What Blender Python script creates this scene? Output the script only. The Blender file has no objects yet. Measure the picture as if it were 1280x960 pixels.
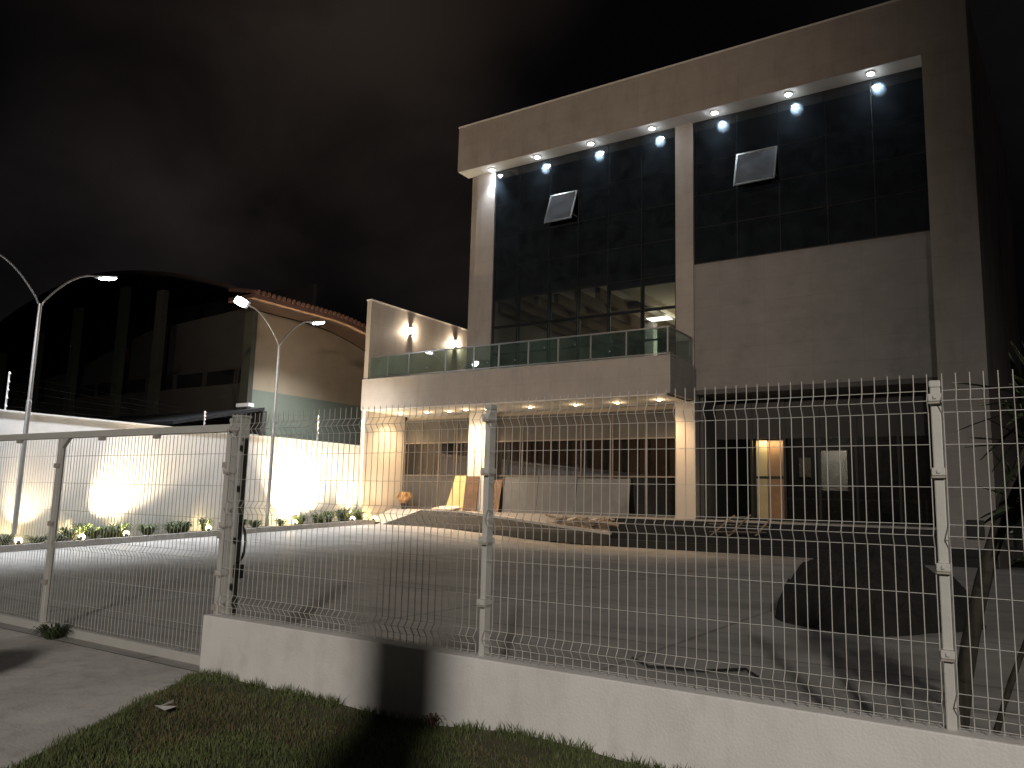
import bpy, bmesh, math, random
import numpy as np
from mathutils import Vector, Matrix
random.seed(7); rng = np.random.default_rng(7)
R = math.radians
sc = bpy.context.scene
col = sc.collection

# ------------------------------------------------------------------ camera
cam_d = bpy.data.cameras.new('camera'); cam = bpy.data.objects.new('camera', cam_d); col.objects.link(cam)
cam_d.sensor_width = 36; cam_d.lens = 36 * 1000 / 1280; cam_d.clip_start = .05; cam_d.clip_end = 3000
YAW, PITCH, ROLL = R(33.6), R(8.295), R(1.50)
F0 = Vector((-math.sin(YAW), math.cos(YAW), 0)); R0 = Vector((math.cos(YAW), math.sin(YAW), 0)); U0 = Vector((0, 0, 1))
FW = F0*math.cos(PITCH) + U0*math.sin(PITCH); UP = U0*math.cos(PITCH) - F0*math.sin(PITCH)
RT = R0*math.cos(ROLL) + UP*math.sin(ROLL); UP2 = UP*math.cos(ROLL) - R0*math.sin(ROLL)
UP2 = FW.cross(RT) * -1 if FW.cross(RT).z < 0 else RT.cross(FW)
m3 = Matrix((RT, UP2, -FW)).transposed()
cam.matrix_world = Matrix.Translation((0, 0, 1.39)) @ m3.to_4x4()
sc.camera = cam

# ------------------------------------------------------------------ world: night sky with town-lit clouds
w = bpy.data.worlds.new('World'); sc.world = w; w.use_nodes = True
nt = w.node_tree; nt.nodes.clear(); N = nt.nodes.new; LK = nt.links.new
out = N('ShaderNodeOutputWorld'); bg = N('ShaderNodeBackground'); LK(bg.outputs[0], out.inputs[0])
sky = N('ShaderNodeTexSky'); sky.sky_type = 'NISHITA'; sky.sun_disc = False
sky.sun_elevation = R(8); sky.sun_rotation = R(139)
tc = N('ShaderNodeTexCoord')
mp = N('ShaderNodeMapping'); mp.inputs['Location'].default_value = (.35, 1.2, .4); mp.inputs['Scale'].default_value = (1, 1, 1.5)
LK(tc.outputs['Generated'], mp.inputs[0])
nz = N('ShaderNodeTexNoise'); nz.inputs['Scale'].default_value = 3.6; nz.inputs['Detail'].default_value = 4; nz.inputs['Roughness'].default_value = .55; nz.inputs['Distortion'].default_value = .35
LK(mp.outputs[0], nz.inputs['Vector'])
nr = N('ShaderNodeMapRange'); nr.inputs['From Min'].default_value = .32; nr.inputs['From Max'].default_value = .62; nr.inputs['To Min'].default_value = .34; nr.inputs['To Max'].default_value = 1.0
LK(nz.outputs[0], nr.inputs[0])
# cloud banks: (azimuth left of +Y, elevation, half-angle in degrees, colour)
BANKS = [(52, 27, 17, (.0105, .0078, .0061)), (44, 40, 16, (.0105, .0072, .0054)), (62, 14, 13, (.0062, .0050, .0050)), (37, 19, 11, (.0085, .0068, .0058)), (66, 40, 14, (.0085, .0052, .0040)), (150, 35, 50, (.012, .010, .009)), (250, 35, 60, (.012, .010, .009)), (330, 45, 40, (.010, .009, .009))]
acc = None
for az, el, ha, c in BANKS:
    d = Vector((-math.sin(R(az))*math.cos(R(el)), math.cos(R(az))*math.cos(R(el)), math.sin(R(el))))
    dp = N('ShaderNodeVectorMath'); dp.operation = 'DOT_PRODUCT'; dp.inputs[1].default_value = d; LK(tc.outputs['Generated'], dp.inputs[0])
    mr = N('ShaderNodeMapRange'); mr.interpolation_type = 'SMOOTHSTEP'; mr.inputs['From Min'].default_value = math.cos(R(ha)); mr.inputs['From Max'].default_value = math.cos(R(ha*.15))
    LK(dp.outputs['Value'], mr.inputs[0])
    mm = N('ShaderNodeMath'); mm.operation = 'MULTIPLY'; LK(mr.outputs[0], mm.inputs[0]); LK(nr.outputs[0], mm.inputs[1])
    vs_ = N('ShaderNodeVectorMath'); vs_.operation = 'SCALE'; vs_.inputs[0].default_value = c; LK(mm.outputs[0], vs_.inputs['Scale'])
    if acc is None: acc = vs_.outputs[0]
    else:
        ad_ = N('ShaderNodeVectorMath'); ad_.operation = 'ADD'; LK(acc, ad_.inputs[0]); LK(vs_.outputs[0], ad_.inputs[1]); acc = ad_.outputs[0]
ad_ = N('ShaderNodeVectorMath'); ad_.operation = 'ADD'; LK(acc, ad_.inputs[0]); ad_.inputs[1].default_value = (.0010, .0010, .0013); acc = ad_.outputs[0]
mul = N('ShaderNodeMixRGB'); mul.blend_type = 'ADD'; mul.inputs[0].default_value = .00004
LK(acc, mul.inputs[1]); LK(sky.outputs[0], mul.inputs[2])
LK(mul.outputs[0], bg.inputs[0]); bg.inputs[1].default_value = 1.0

# ------------------------------------------------------------------ lights outside the frame
def add_light(name, kind, loc, power, color, parent=None, target=None, size=None, blend=.5, radius=.05, shape=None):
    d = bpy.data.lights.new(name, kind); d.energy = power; d.color = color
    o = bpy.data.objects.new(name, d); col.objects.link(o); o.location = loc
    if kind == 'SPOT': d.spot_size = R(size or 100); d.spot_blend = blend
    if kind in ('SPOT', 'POINT'): d.shadow_soft_size = radius
    if kind == 'AREA':
        d.shape = 'RECTANGLE'; d.size, d.size_y = shape
    if target is not None:
        o.rotation_euler = (Vector(target) - Vector(loc)).to_track_quat('-Z', 'Y').to_euler()
    if parent is not None: attach(o, parent)
    return o
WORLD = {}
def attach(o, parent):
    """parent o (given in world coordinates) to an unrotated thing"""
    off = WORLD.get(parent.name, Vector((0, 0, 0)))
    o.parent = parent; o.location = Vector(o.location) - off

sd = bpy.data.lights.new('added_moonlight', 'SUN'); sun = bpy.data.objects.new('added_moonlight', sd); col.objects.link(sun)  # faint cool moonlight, added; aimed like the street light behind
sd.energy = .012; sd.angle = R(.5); sd.color = (.8, .88, 1)
sun.rotation_euler = Vector((-.65, .75, -.5)).to_track_quat('-Z', 'Y').to_euler()
# the two lamps of the street behind the camera
add_light('street_lamp_light', 'SPOT', (9.4, -16.5, 10.2), 14500, (1, .935, .86), target=(-5.5, 5, -6), size=80, blend=.85, radius=.4)
add_light('street_lamp_light', 'SPOT', (-11.0, -15.0, 9.5), 13500, (1, .78, .60), target=(-17.5, 25, 12.0), size=50, blend=.9, radius=.3)

sc.view_settings.view_transform = 'Standard'; sc.view_settings.look = 'None'; sc.view_settings.gamma = 1
sc.view_settings.use_curve_mapping = False; sc.view_settings.exposure = 0
sc.render.engine = 'CYCLES'; cy = sc.cycles
cy.use_denoising = True; cy.max_bounces = 7; cy.diffuse_bounces = 3; cy.glossy_bounces = 3; cy.transparent_max_bounces = 14
cy.caustics_reflective = False; cy.caustics_refractive = False; cy.sample_clamp_indirect = 3; cy.sample_clamp_direct = 0

# ------------------------------------------------------------------ materials
def mat(name, color, rough=.7, var=.12, scale=3.0, bump=0.0, bscale=40, metal=0.0, stain=None, tiles=None, streak=0.0, spec=.5, stain2=None):
    m = bpy.data.materials.new(name); m.use_nodes = True; t = m.node_tree
    b = t.nodes['Principled BSDF']; n = t.nodes.new; l = t.links.new
    b.inputs['Roughness'].default_value = rough; b.inputs['Metallic'].default_value = metal
    b.inputs['Specular IOR Level'].default_value = spec
    tc = n('ShaderNodeTexCoord'); v = tc.outputs['Object']
    nz = n('ShaderNodeTexNoise'); nz.inputs['Scale'].default_value = scale; nz.inputs['Detail'].default_value = 8; nz.inputs['Roughness'].default_value = .62
    l(v, nz.inputs['Vector'])
    r = n('ShaderNodeValToRGB'); r.color_ramp.elements[0].position = .3; r.color_ramp.elements[1].position = .7
    c = Vector(color)
    r.color_ramp.elements[0].color = (*(c*(1-var)), 1); r.color_ramp.elements[1].color = (*[min(1, x) for x in c*(1+var)], 1)
    l(nz.outputs[0], r.inputs[0]); last = r.outputs[0]
    for stain in [q for q in (stain, stain2) if q]:
        n2 = n('ShaderNodeTexNoise'); n2.inputs['Scale'].default_value = stain[1]; n2.inputs['Detail'].default_value = 10; n2.inputs['Roughness'].default_value = .7
        mp = n('ShaderNodeMapping'); mp.inputs['Scale'].default_value = stain[3] if len(stain) > 3 else (1, 1, 1); l(v, mp.inputs[0]); l(mp.outputs[0], n2.inputs['Vector'])
        r2 = n('ShaderNodeValToRGB'); r2.color_ramp.elements[0].position = .5; r2.color_ramp.elements[1].position = .72
        l(n2.outputs[0], r2.inputs[0]); mx = n('ShaderNodeMixRGB'); mx.inputs[2].default_value = (*stain[0], 1)
        sc_ = n('ShaderNodeMath'); sc_.operation = 'MULTIPLY'; sc_.inputs[1].default_value = stain[2]; l(r2.outputs[0], sc_.inputs[0])
        l(sc_.outputs[0], mx.inputs[0]); l(last, mx.inputs[1]); last = mx.outputs[0]
    hb = None
    if tiles:   # (axis, width, height, mortar, contrast): tiles laid in a vertical or horizontal plane
        sp = n('ShaderNodeSeparateXYZ'); l(v, sp.inputs[0]); cb = n('ShaderNodeCombineXYZ')
        a, bb = tiles[0]
        l(sp.outputs['XYZ'.index(a)], cb.inputs[0]); l(sp.outputs['XYZ'.index(bb)], cb.inputs[1])
        br = n('ShaderNodeTexBrick'); br.offset = 0; br.inputs['Scale'].default_value = 1
        br.inputs['Brick Width'].default_value = tiles[1]; br.inputs['Row Height'].default_value = tiles[2]; br.inputs['Mortar Size'].default_value = tiles[3]
        k = tiles[4]
        br.inputs['Color1'].default_value = (1, 1, 1, 1); br.inputs['Color2'].default_value = (1-k*.25, 1-k*.25, 1-k*.25, 1); br.inputs['Mortar'].default_value = (1-k, 1-k, 1-k, 1)
        l(cb.outputs[0], br.inputs['Vector'])
        mx = n('ShaderNodeMixRGB'); mx.blend_type = 'MULTIPLY'; mx.inputs[0].default_value = 1
        l(last, mx.inputs[1]); l(br.outputs['Color'], mx.inputs[2]); last = mx.outputs[0]
    l(last, b.inputs['Base Color'])
    if bump:
        n3 = n('ShaderNodeTexNoise'); n3.inputs['Scale'].default_value = bscale; n3.inputs['Detail'].default_value = 6
        l(v, n3.inputs['Vector'])
        bp = n('ShaderNodeBump'); bp.inputs['Strength'].default_value = bump; bp.inputs['Distance'].default_value = .02
        l(n3.outputs[0], bp.inputs['Height']); l(bp.outputs[0], b.inputs['Normal'])
    rn = n('ShaderNodeMapRange'); rn.inputs['To Min'].default_value = max(0, rough-.1); rn.inputs['To Max'].default_value = min(1, rough+.1)
    l(nz.outputs[0], rn.inputs[0]); l(rn.outputs[0], b.inputs['Roughness'])
    return m

def glow(name, color, strength):
    m = bpy.data.materials.new(name); m.use_nodes = True; t = m.node_tree; t.nodes.clear()
    o = t.nodes.new('ShaderNodeOutputMaterial'); e = t.nodes.new('ShaderNodeEmission')
    e.inputs[0].default_value = (*color, 1); e.inputs[1].default_value = strength; t.links.new(e.outputs[0], o.inputs[0])
    return m

def glass(name, tint, refl=.05, dust=.03, dustcol=(.6, .68, .75), rough=.02):
    """pane of tinted glass: see-through tint, mirror gloss by angle, a film of dust with cloudy variation"""
    m = bpy.data.materials.new(name); m.use_nodes = True; t = m.node_tree; t.nodes.clear(); n = t.nodes.new; l = t.links.new
    o = n('ShaderNodeOutputMaterial'); tr = n('ShaderNodeBsdfTransparent'); tr.inputs[0].default_value = (*tint, 1)
    gl = n('ShaderNodeBsdfGlossy'); gl.inputs['Roughness'].default_value = rough
    fr = n('ShaderNodeFresnel'); fr.inputs[0].default_value = 1.55
    ad = n('ShaderNodeMath'); ad.operation = 'ADD'; ad.inputs[1].default_value = refl; ad.use_clamp = True; l(fr.outputs[0], ad.inputs[0])
    m1 = n('ShaderNodeMixShader'); l(ad.outputs[0], m1.inputs[0]); l(tr.outputs[0], m1.inputs[1]); l(gl.outputs[0], m1.inputs[2])
    df = n('ShaderNodeBsdfDiffuse'); df.inputs[0].default_value = (*dustcol, 1)
    tc = n('ShaderNodeTexCoord'); nz = n('ShaderNodeTexNoise'); nz.inputs['Scale'].default_value = 1.7; nz.inputs['Detail'].default_value = 9; nz.inputs['Roughness'].default_value = .7
    l(tc.outputs['Object'], nz.inputs['Vector'])
    rr = n('ShaderNodeMapRange'); rr.inputs['From Min'].default_value = .3; rr.inputs['From Max'].default_value = .75
    rr.inputs['To Min'].default_value = dust*.35; rr.inputs['To Max'].default_value = dust*1.7; l(nz.outputs[0], rr.inputs[0])
    m2 = n('ShaderNodeMixShader'); l(rr.outputs[0], m2.inputs[0]); l(m1.outputs[0], m2.inputs[1]); l(df.outputs[0], m2.inputs[2])
    l(m2.outputs[0], o.inputs[0])
    return m

M = {}
M['court'] = mat('courtyard concrete', (.42, .40, .375), .62, .2, .7, .25, 30, stain=((.21, .195, .18), .5, .8, (.35, 1.6, 1)), stain2=((.14, .125, .112), 1.9, .55, (.5, 1.2, 1)), tiles=('XY', 3.2, 2.6, .03, .38))
M['drive'] = mat('driveway concrete', (.60, .575, .54), .8, .16, 1.6, .3, 45, stain=((.36, .325, .29), 1.1, .7), stain2=((.2, .17, .14), 4.5, .45))
M['soil_ground'] = mat('bare ground', (.09, .075, .06), .95, .3, 2, .4, 20)
M['lawn_soil'] = mat('lawn soil', (.075, .068, .036), .95, .35, 5, .6, 60, stain=((.10, .075, .045), 1.7, .6))
M['wall_white'] = mat('white painted render', (.80, .78, .76), .75, .05, 2.2, .12, 60, stain=((.52, .49, .45), .9, .35, (1, 1, .35)))
M['low_wall'] = mat('white painted kerb wall', (.72, .70, .66), .72, .06, 2.5, .2, 70, stain=((.50, .46, .41), 1.1, .4, (1, 1, .6)), stain2=((.36, .32, .28), 6.5, .28, (1, 1, .5)))
M['kerb'] = mat('concrete kerb', (.36, .345, .32), .8, .15, 4, .3, 40)
M['tile'] = mat('beige stone cladding', (.385, .345, .31), .5, .07, 1.3, .08, 50, tiles=('XZ', 1.2, .6, .008, .14), stain=((.27, .235, .205), .7, .5), stain2=((.22, .19, .165), 2.2, .4, (1, 1, .22)))
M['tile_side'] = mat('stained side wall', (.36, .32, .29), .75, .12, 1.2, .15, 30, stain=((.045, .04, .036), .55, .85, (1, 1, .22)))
M['spandrel'] = mat('grey panel cladding', (.25, .238, .225), .55, .12, .9, .08, 40, tiles=('XZ', 1.45, .72, .008, .18), stain=((.15, .14, .13), .55, .7), stain2=((.33, .315, .295), 2.6, .4, (.5, 1, .9)))
M['soffit'] = mat('white soffit paint', (.72, .69, .64), .7, .04, 3)
M['plaster'] = mat('cream plaster', (.62, .55, .47), .7, .06, 1.5, .1, 40)
M['white_paint'] = mat('white paint', (.74, .71, .66), .6, .05, 2)
M['dark_metal'] = mat('black aluminium', (.012, .012, .013), .5, .1, 5)
M['alu'] = mat('satin aluminium', (.42, .43, .43), .35, .05, 8, metal=.85)
M['steel'] = mat('galvanised steel', (.50, .51, .52), .42, .12, 9, metal=.7)
M['fence_paint'] = mat('white powder coat', (.50, .485, .445), .5, .06, 8, .1, 80)
M['fence_grey'] = mat('grey green powder coat', (.42, .42, .38), .5, .1, 8)
M['clamp'] = mat('dirty clamp plastic', (.38, .34, .29), .6, .15, 12)
M['riser'] = mat('black granite', (.008, .008, .008), .6, .2, 6, .05, 60)
M['terrace'] = mat('pale terrace tile', (.50, .46, .41), .5, .07, 2, tiles=('XY', .8, .8, .006, .15))
M['bank'] = mat('dark gravel bank', (.030, .029, .027), .9, .3, 6, .6, 25)
M['mound'] = mat('dark topsoil', (.014, .012, .010), .98, .45, 6, 1.0, 14)
M['plywood'] = mat('yellow plywood', (.62, .45, .20), .65, .16, 2.5, .1, 30)
M['brown_board'] = mat('brown boards', (.16, .095, .055), .75, .35, 3, .2, 20)
M['pale_board'] = mat('pale sheet', (.72, .66, .56), .6, .08, 3)
M['timber'] = mat('grey scrap timber', (.25, .20, .15), .85, .35, 5, .3, 25)
M['film'] = mat('matt grey window film', (.085, .078, .070), .45, .10, 1.6, stain=((.045, .04, .035), 1.0, .7), spec=.12)
M['grey_sheet'] = mat('grey protective sheet', (.15, .155, .165), .5, .18, 1.1, .1, 12, stain=((.09, .09, .09), .8, .8), spec=.12)
M['bronze'] = mat('bronze window frame', (.15, .13, .11), .5, .1, 5)
M['blind'] = mat('brown vertical blind', (.34, .25, .20), .7, .18, 1.5)
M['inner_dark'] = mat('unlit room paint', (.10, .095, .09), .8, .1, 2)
M['inner_wall'] = mat('cream room paint', (.58, .53, .43), .8, .06, 1)
M['inner_ceiling'] = mat('white room ceiling', (.68, .64, .54), .8, .05, 1)
M['inner_beam'] = mat('brown roof beam', (.21, .155, .10), .75, .2, 2)
M['inner_floor'] = mat('grey room floor', (.22, .21, .19), .4, .1, 1)
M['wood_door'] = mat('brown wood door', (.34, .19, .09), .5, .18, 3)
M['yellow_wood'] = mat('varnished pale wood', (.62, .50, .26), .5, .1, 3)
M['red'] = mat('red gloss paint', (.45, .06, .03), .5, .1, 3)
M['hall_beige'] = mat('hall beige paint', (.40, .315, .215), .8, .07, .7, .1, 30, stain=((.27, .21, .14), .5, .5))
M['hall_green'] = mat('hall green paint', (.20, .22, .17), .8, .1, .8, .1, 30)
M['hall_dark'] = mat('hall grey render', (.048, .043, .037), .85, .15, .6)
M['hall_pillar'] = mat('hall olive pillar', (.06, .062, .043), .8, .12, 1)
M['hall_black'] = mat('hall near black', (.012, .012, .013), .5, .1, 1)
M['void_dark'] = mat('unlit void black', (.004, .004, .004), .95, .1, 1, spec=.03)  # near-black colour stands in for the darkness of unlit rooms
M['hall_soffit'] = mat('varnished soffit boards', (.34, .21, .13), .65, .15, 2)
M['roof_dark'] = mat('dark roof sheet', (.022, .014, .012), .9, .3, 4)  # near-black sheet, far darker than the eave tiles
M['roof_tile'] = mat('clay roof tile', (.075, .034, .024), .85, .3, 4)
M['leaf'] = mat('bed plant leaf', (.075, .105, .03), .55, .35, 6)
M['leaf_dark'] = mat('dark strap leaf', (.035, .05, .018), .5, .3, 6)
M['leaf_dry'] = mat('dry stalk', (.16, .12, .06), .8, .3, 8)
M['grass'] = mat('verge grass', (.088, .108, .034), .7, .45, 2.2)
M['grass_dry'] = mat('worn grass', (.12, .095, .045), .8, .35, 3)
M['bark'] = mat('palm stem bark', (.030, .025, .017), .9, .35, 9, .5, 25)
M['black_plastic'] = mat('black plastic', (.018, .018, .018), .5, .1, 6)
M['white_scrap'] = mat('white scrap paper', (.6, .58, .55), .8, .05, 8)
M['weed_red'] = mat('reddish weed leaf', (.10, .06, .04), .7, .3, 8)
M['orange_leaf'] = mat('dry ornamental leaf', (.45, .25, .09), .7, .3, 6)
M['glass_up'] = glass('dark facade glass', (.36, .38, .38), .05, .022, (.45, .6, .75), .045)
M['glass_low'] = glass('brown facade glass', (.55, .50, .46), .02, .02, (.5, .42, .35))
M['glass_rail'] = glass('green balustrade glass', (.46, .60, .56), .05, .09, (.26, .42, .38))
M['glass_shop'] = glass('smoked shopfront glass', (.42, .42, .40), .03, .012, (.4, .4, .35))
M['glass_sash'] = glass('open sash glass', (.16, .18, .19), .12, .24, (.36, .42, .48), .06)
M['led_cool'] = glow('cool led', (.88, .94, 1), 160)
M['led_head'] = glow('street led', (.9, .95, 1), 60)
M['led_warm'] = glow('warm led', (1, .82, .58), 30)
M['sconce_glow'] = glow('sconce lens', (1, .84, .58), 26)
M['panel_glow'] = glow('ceiling panel lamp', (1, .97, .86), 5)
M['uplight_glow'] = glow('uplight lens', (1, .80, .42), 30)

# ------------------------------------------------------------------ mesh helpers
class MB:
    def __init__(s): s.v = []; s.f = []; s.mi = []; s.cur = 0
    def add(s, vs, fs):
        o = len(s.v); s.v += [tuple(v) for v in vs]; s.f += [tuple(i+o for i in f) for f in fs]; s.mi += [s.cur]*len(fs); return s
    def box(s, x0, x1, y0, y1, z0, z1):
        return s.add([(x0,y0,z0),(x1,y0,z0),(x1,y1,z0),(x0,y1,z0),(x0,y0,z1),(x1,y0,z1),(x1,y1,z1),(x0,y1,z1)],
                     [(0,3,2,1),(4,5,6,7),(0,1,5,4),(1,2,6,5),(2,3,7,6),(3,0,4,7)])
    def prism(s, pts, d):
        """planar polygon pts extruded by vector d"""
        n = len(pts); d = Vector(d); a = [Vector(p) for p in pts]; b = [p+d for p in a]
        return s.add(a+b, [tuple(range(n-1,-1,-1)), tuple(range(n,2*n))] + [(i,(i+1)%n,(i+1)%n+n,i+n) for i in range(n)])
    def obox(s, c, ax, ay, az):
        """oriented box: centre and three half-axis vectors"""
        c, ax, ay, az = Vector(c), Vector(ax), Vector(ay), Vector(az)
        vs = [c+ax*i+ay*j+az*k for k in (-1,1) for (i,j) in ((-1,-1),(1,-1),(1,1),(-1,1))]
        return s.add(vs, [(0,3,2,1),(4,5,6,7),(0,1,5,4),(1,2,6,5),(2,3,7,6),(3,0,4,7)])
    def beam(s, a, b, w, h, up=(0,0,1)):
        a, b = Vector(a), Vector(b); d = (b-a); L = d.length/2; d.normalize(); r = d.cross(Vector(up)); r.normalize(); u = r.cross(d)
        return s.obox((a+b)/2, d*L, r*(w/2), u*(h/2))
    def tube(s, pts, r, n=6, cap=True):
        pts = [Vector(p) for p in pts]; rs = r if isinstance(r, (list, tuple)) else [r]*len(pts)
        o = len(s.v); up = Vector((0,0,1)); vs = []; ref = None
        for i, p in enumerate(pts):
            t = (pts[min(i+1,len(pts)-1)] - pts[max(i-1,0)]).normalized()
            if ref is None: ref = t.orthogonal().normalized()
            ref = (ref - t*ref.dot(t)).normalized(); b = t.cross(ref)
            for k in range(n):
                a = 2*math.pi*k/n; vs.append(p + (ref*math.cos(a)+b*math.sin(a))*rs[i])
        fs = []
        for i in range(len(pts)-1):
            for k in range(n): fs.append((i*n+k, i*n+(k+1)%n, (i+1)*n+(k+1)%n, (i+1)*n+k))
        if cap: fs += [tuple(range(n-1,-1,-1)), tuple((len(pts)-1)*n+k for k in range(n))]
        return s.add(vs, fs)
    def lathe(s, c, prof, n=16, axis=(0,0,1)):
        z = Vector(axis).normalized(); x = z.orthogonal().normalized(); y = z.cross(x); c = Vector(c); vs = []; fs = []
        for (r, h) in prof:
            for k in range(n):
                a = 2*math.pi*k/n; vs.append(c + (x*math.cos(a)+y*math.sin(a))*r + z*h)
        for i in range(len(prof)-1):
            for k in range(n): fs.append((i*n+k, i*n+(k+1)%n, (i+1)*n+(k+1)%n, (i+1)*n+k))
        fs += [tuple(range(n-1,-1,-1)), tuple((len(prof)-1)*n+k for k in range(n))]
        return s.add(vs, fs)
    def build(s, name, m, parent=None, loc=None, smooth=False, bevel=0.0):
        """one mesh object; vertices are given in world coordinates"""
        base = Vector(loc) if loc is not None else (WORLD.get(parent.name, Vector((0,0,0))) if parent else Vector((0,0,0)))
        me = bpy.data.meshes.new(name); me.from_pydata([Vector(v)-base for v in s.v], [], s.f)
        ms = m if isinstance(m, (list, tuple)) else [m]
        for x in ms: me.materials.append(x)
        if len(ms) > 1:
            me.polygons.foreach_set('material_index', s.mi)
        if smooth: me.polygons.foreach_set('use_smooth', [True]*len(me.polygons))
        me.update()
        o = bpy.data.objects.new(name, me); col.objects.link(o)
        if parent:
            o.parent = parent; o.location = base - WORLD.get(parent.name, Vector((0,0,0)))
        else: o.location = base
        WORLD[o.name] = base
        if bevel:
            b = o.modifiers.new('bevel', 'BEVEL'); b.width = bevel; b.segments = 2; b.limit_method = 'ANGLE'; b.harden_normals = False
        return o

def tag(o, label=None, cat=None, group=None, kind=None):
    if label: o['label'] = label
    if cat: o['category'] = cat
    if group: o['group'] = group
    if kind: o['kind'] = kind
    return o
def thing(name, label, cat, loc, group=None):
    o = bpy.data.objects.new(name, None); col.objects.link(o); o.location = loc; o.empty_display_size = .2
    WORLD[o.name] = Vector(loc); return tag(o, label, cat, group)
def copy_tree(o, loc=None, parent=None):
    c = o.copy(); col.objects.link(c); WORLD[c.name] = Vector(loc) if loc is not None else WORLD.get(o.name, Vector((0,0,0)))
    if loc is not None: c.location = loc
    if parent: c.parent = parent
    for ch in list(o.children): copy_tree(ch, None, c)
    return c
def structure(name, mb, m, **k): return tag(mb.build(name, m, **k), kind='structure')

# ------------------------------------------------------------------ levels and planes (metres; X along the facade, Y into the lot)
K = .9585
def LZ(z): return 1.39 + (z-1.39)*K
XW = -23.5*K                      # face of the white boundary wall
YS, YQ, YP, YG, YW = 23.1, 24.4, 25.1, 25.15, 25.55
FL = .95                          # terrace floor level
def ground_z(x, y):
    zl = LZ(-.26 + (y/K - 10.3)*.0435)
    t = min(1, max(0, (-12.5 - x)/7.0)); t = t*t*(3-2*t)
    zl = max(-.45, min(.36, zl))
    return zl*t
# ---- ground sheets
def grid_sheet(x0, x1, y0, y1, nx, ny, zf):
    mb = MB(); vs = []; fs = []
    for j in range(ny+1):
        for i in range(nx+1):
            x = x0+(x1-x0)*i/nx; y = y0+(y1-y0)*j/ny; vs.append((x, y, zf(x, y)))
    for j in range(ny):
        for i in range(nx):
            a = j*(nx+1)+i; fs.append((a, a+1, a+nx+2, a+nx+1))
    return mb.add(vs, fs)
structure('ground', grid_sheet(-600, 600, -600, 600, 12, 12, lambda x, y: -.62), M['soil_ground'])
structure('courtyard', grid_sheet(XW-.05, 8, 4.12, 25.2, 80, 60, ground_z), M['court'], smooth=True)
structure('driveway', grid_sheet(-20, -3.0, -3.0, 4.12, 40, 20, lambda x, y: min(ground_z(x, y), 0)-.004), M['drive'], smooth=True)
# verge: raised soil wedge; its left edge runs from the wall end towards the street
def verge_edge(y): return -5.50 + (3.95-y)*.62 if y > -1 else -2.43
mb = MB(); ny = 40; nx = 50; vs = []; fs = []
def verge_z(x, y):
    e = verge_edge(y); d = max(0, x-e)
    return .035*min(1, d/.25) + .03*min(1, d/1.5)*math.sin(x*1.7+y*1.3) + .015*math.sin(x*4.1-y*3.3)*min(1, d) + max(0, y-3.3)*.03*min(1, d)
for j in range(ny+1):
    y = -2.5 + (3.995+2.5)*j/ny; e = verge_edge(y)
    for i in range(nx+1):
        x = e + (5-e)*(i/nx)**1.4; vs.append((x, y, verge_z(x, y)))
for j in range(ny):
    for i in range(nx): a = j*(nx+1)+i; fs.append((a, a+1, a+nx+2, a+nx+1))
mb.add(vs, fs); structure('verge', mb, M['lawn_soil'], smooth=True)
# grass blades on the verge
def blades(n, yr, xr, hmul, m, name, label, seed, keep):
    g = np.random.default_rng(seed); V = []; Fc = []
    cnt = 0
    while cnt < n:
        y = g.uniform(*yr); x = g.uniform(*xr)
        e = verge_edge(y) + .03*math.sin(y*9)+g.normal(0, .025)
        if x < e or not keep(x, y, g): continue
        z = verge_z(x, y); h = hmul*g.uniform(.5, 1.25); a = g.uniform(0, 2*math.pi); wd = g.uniform(.0016, .0034)
        lean = g.uniform(.1, .9)*h; b = g.uniform(0, 2*math.pi); dx, dy = math.cos(a)*wd, math.sin(a)*wd
        lx, ly = math.cos(b)*lean, math.sin(b)*lean; o = len(V)
        V += [(x-dx, y-dy, z-.005), (x+dx, y+dy, z-.005), (x+lx*.4+dx*.7, y+ly*.4+dy*.7, z+h*.6), (x+lx*.4-dx*.7, y+ly*.4-dy*.7, z+h*.6), (x+lx, y+ly, z+h)]
        Fc += [(o, o+1, o+2, o+3), (o+3, o+2, o+4)]; cnt += 1
    me = bpy.data.meshes.new(name); me.from_pydata(V, [], Fc); me.materials.append(m); me.update()
    o = bpy.data.objects.new(name, me); col.objects.link(o); return tag(o, label, 'grass', kind='stuff')
def patch(x, y): return math.sin(x*1.9+.6)*math.sin(y*2.3+x*.8) + .45*math.sin(x*5.3+y*4.1)
blades(62000, (1.2, 3.98), (-5.6, .6), .034, M['grass'], 'grass', 'short dark green verge grass below the low white wall', 3, lambda x, y, g: g.random() < (.85 if patch(x, y) < .15 else .30))
blades(17000, (1.2, 3.7), (-5.6, .4), .034, M['grass_dry'], 'dry_grass', 'worn yellow brown patches in the verge grass', 4, lambda x, y, g: g.random() < (.15 if patch(x, y) < .15 else .9))
blades(2600, (3.86, 3.985), (-5.4, .2), .062, M['grass'], 'wall_foot_grass', 'taller ragged grass along the foot of the low white wall', 5, lambda x, y, g: math.sin(x*7)+math.sin(x*17) > -.6)

# ------------------------------------------------------------------ low wall and wire fence
mb = MB(); mb.box(-5.45, 6, 4.0, 4.16, -.3, .462)
tag(mb.build('low_wall', M['low_wall'], loc=(-5.45, 4.0, 0), bevel=.008), 'low white painted wall carrying the wire fence beside the grass verge', 'wall')

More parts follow.
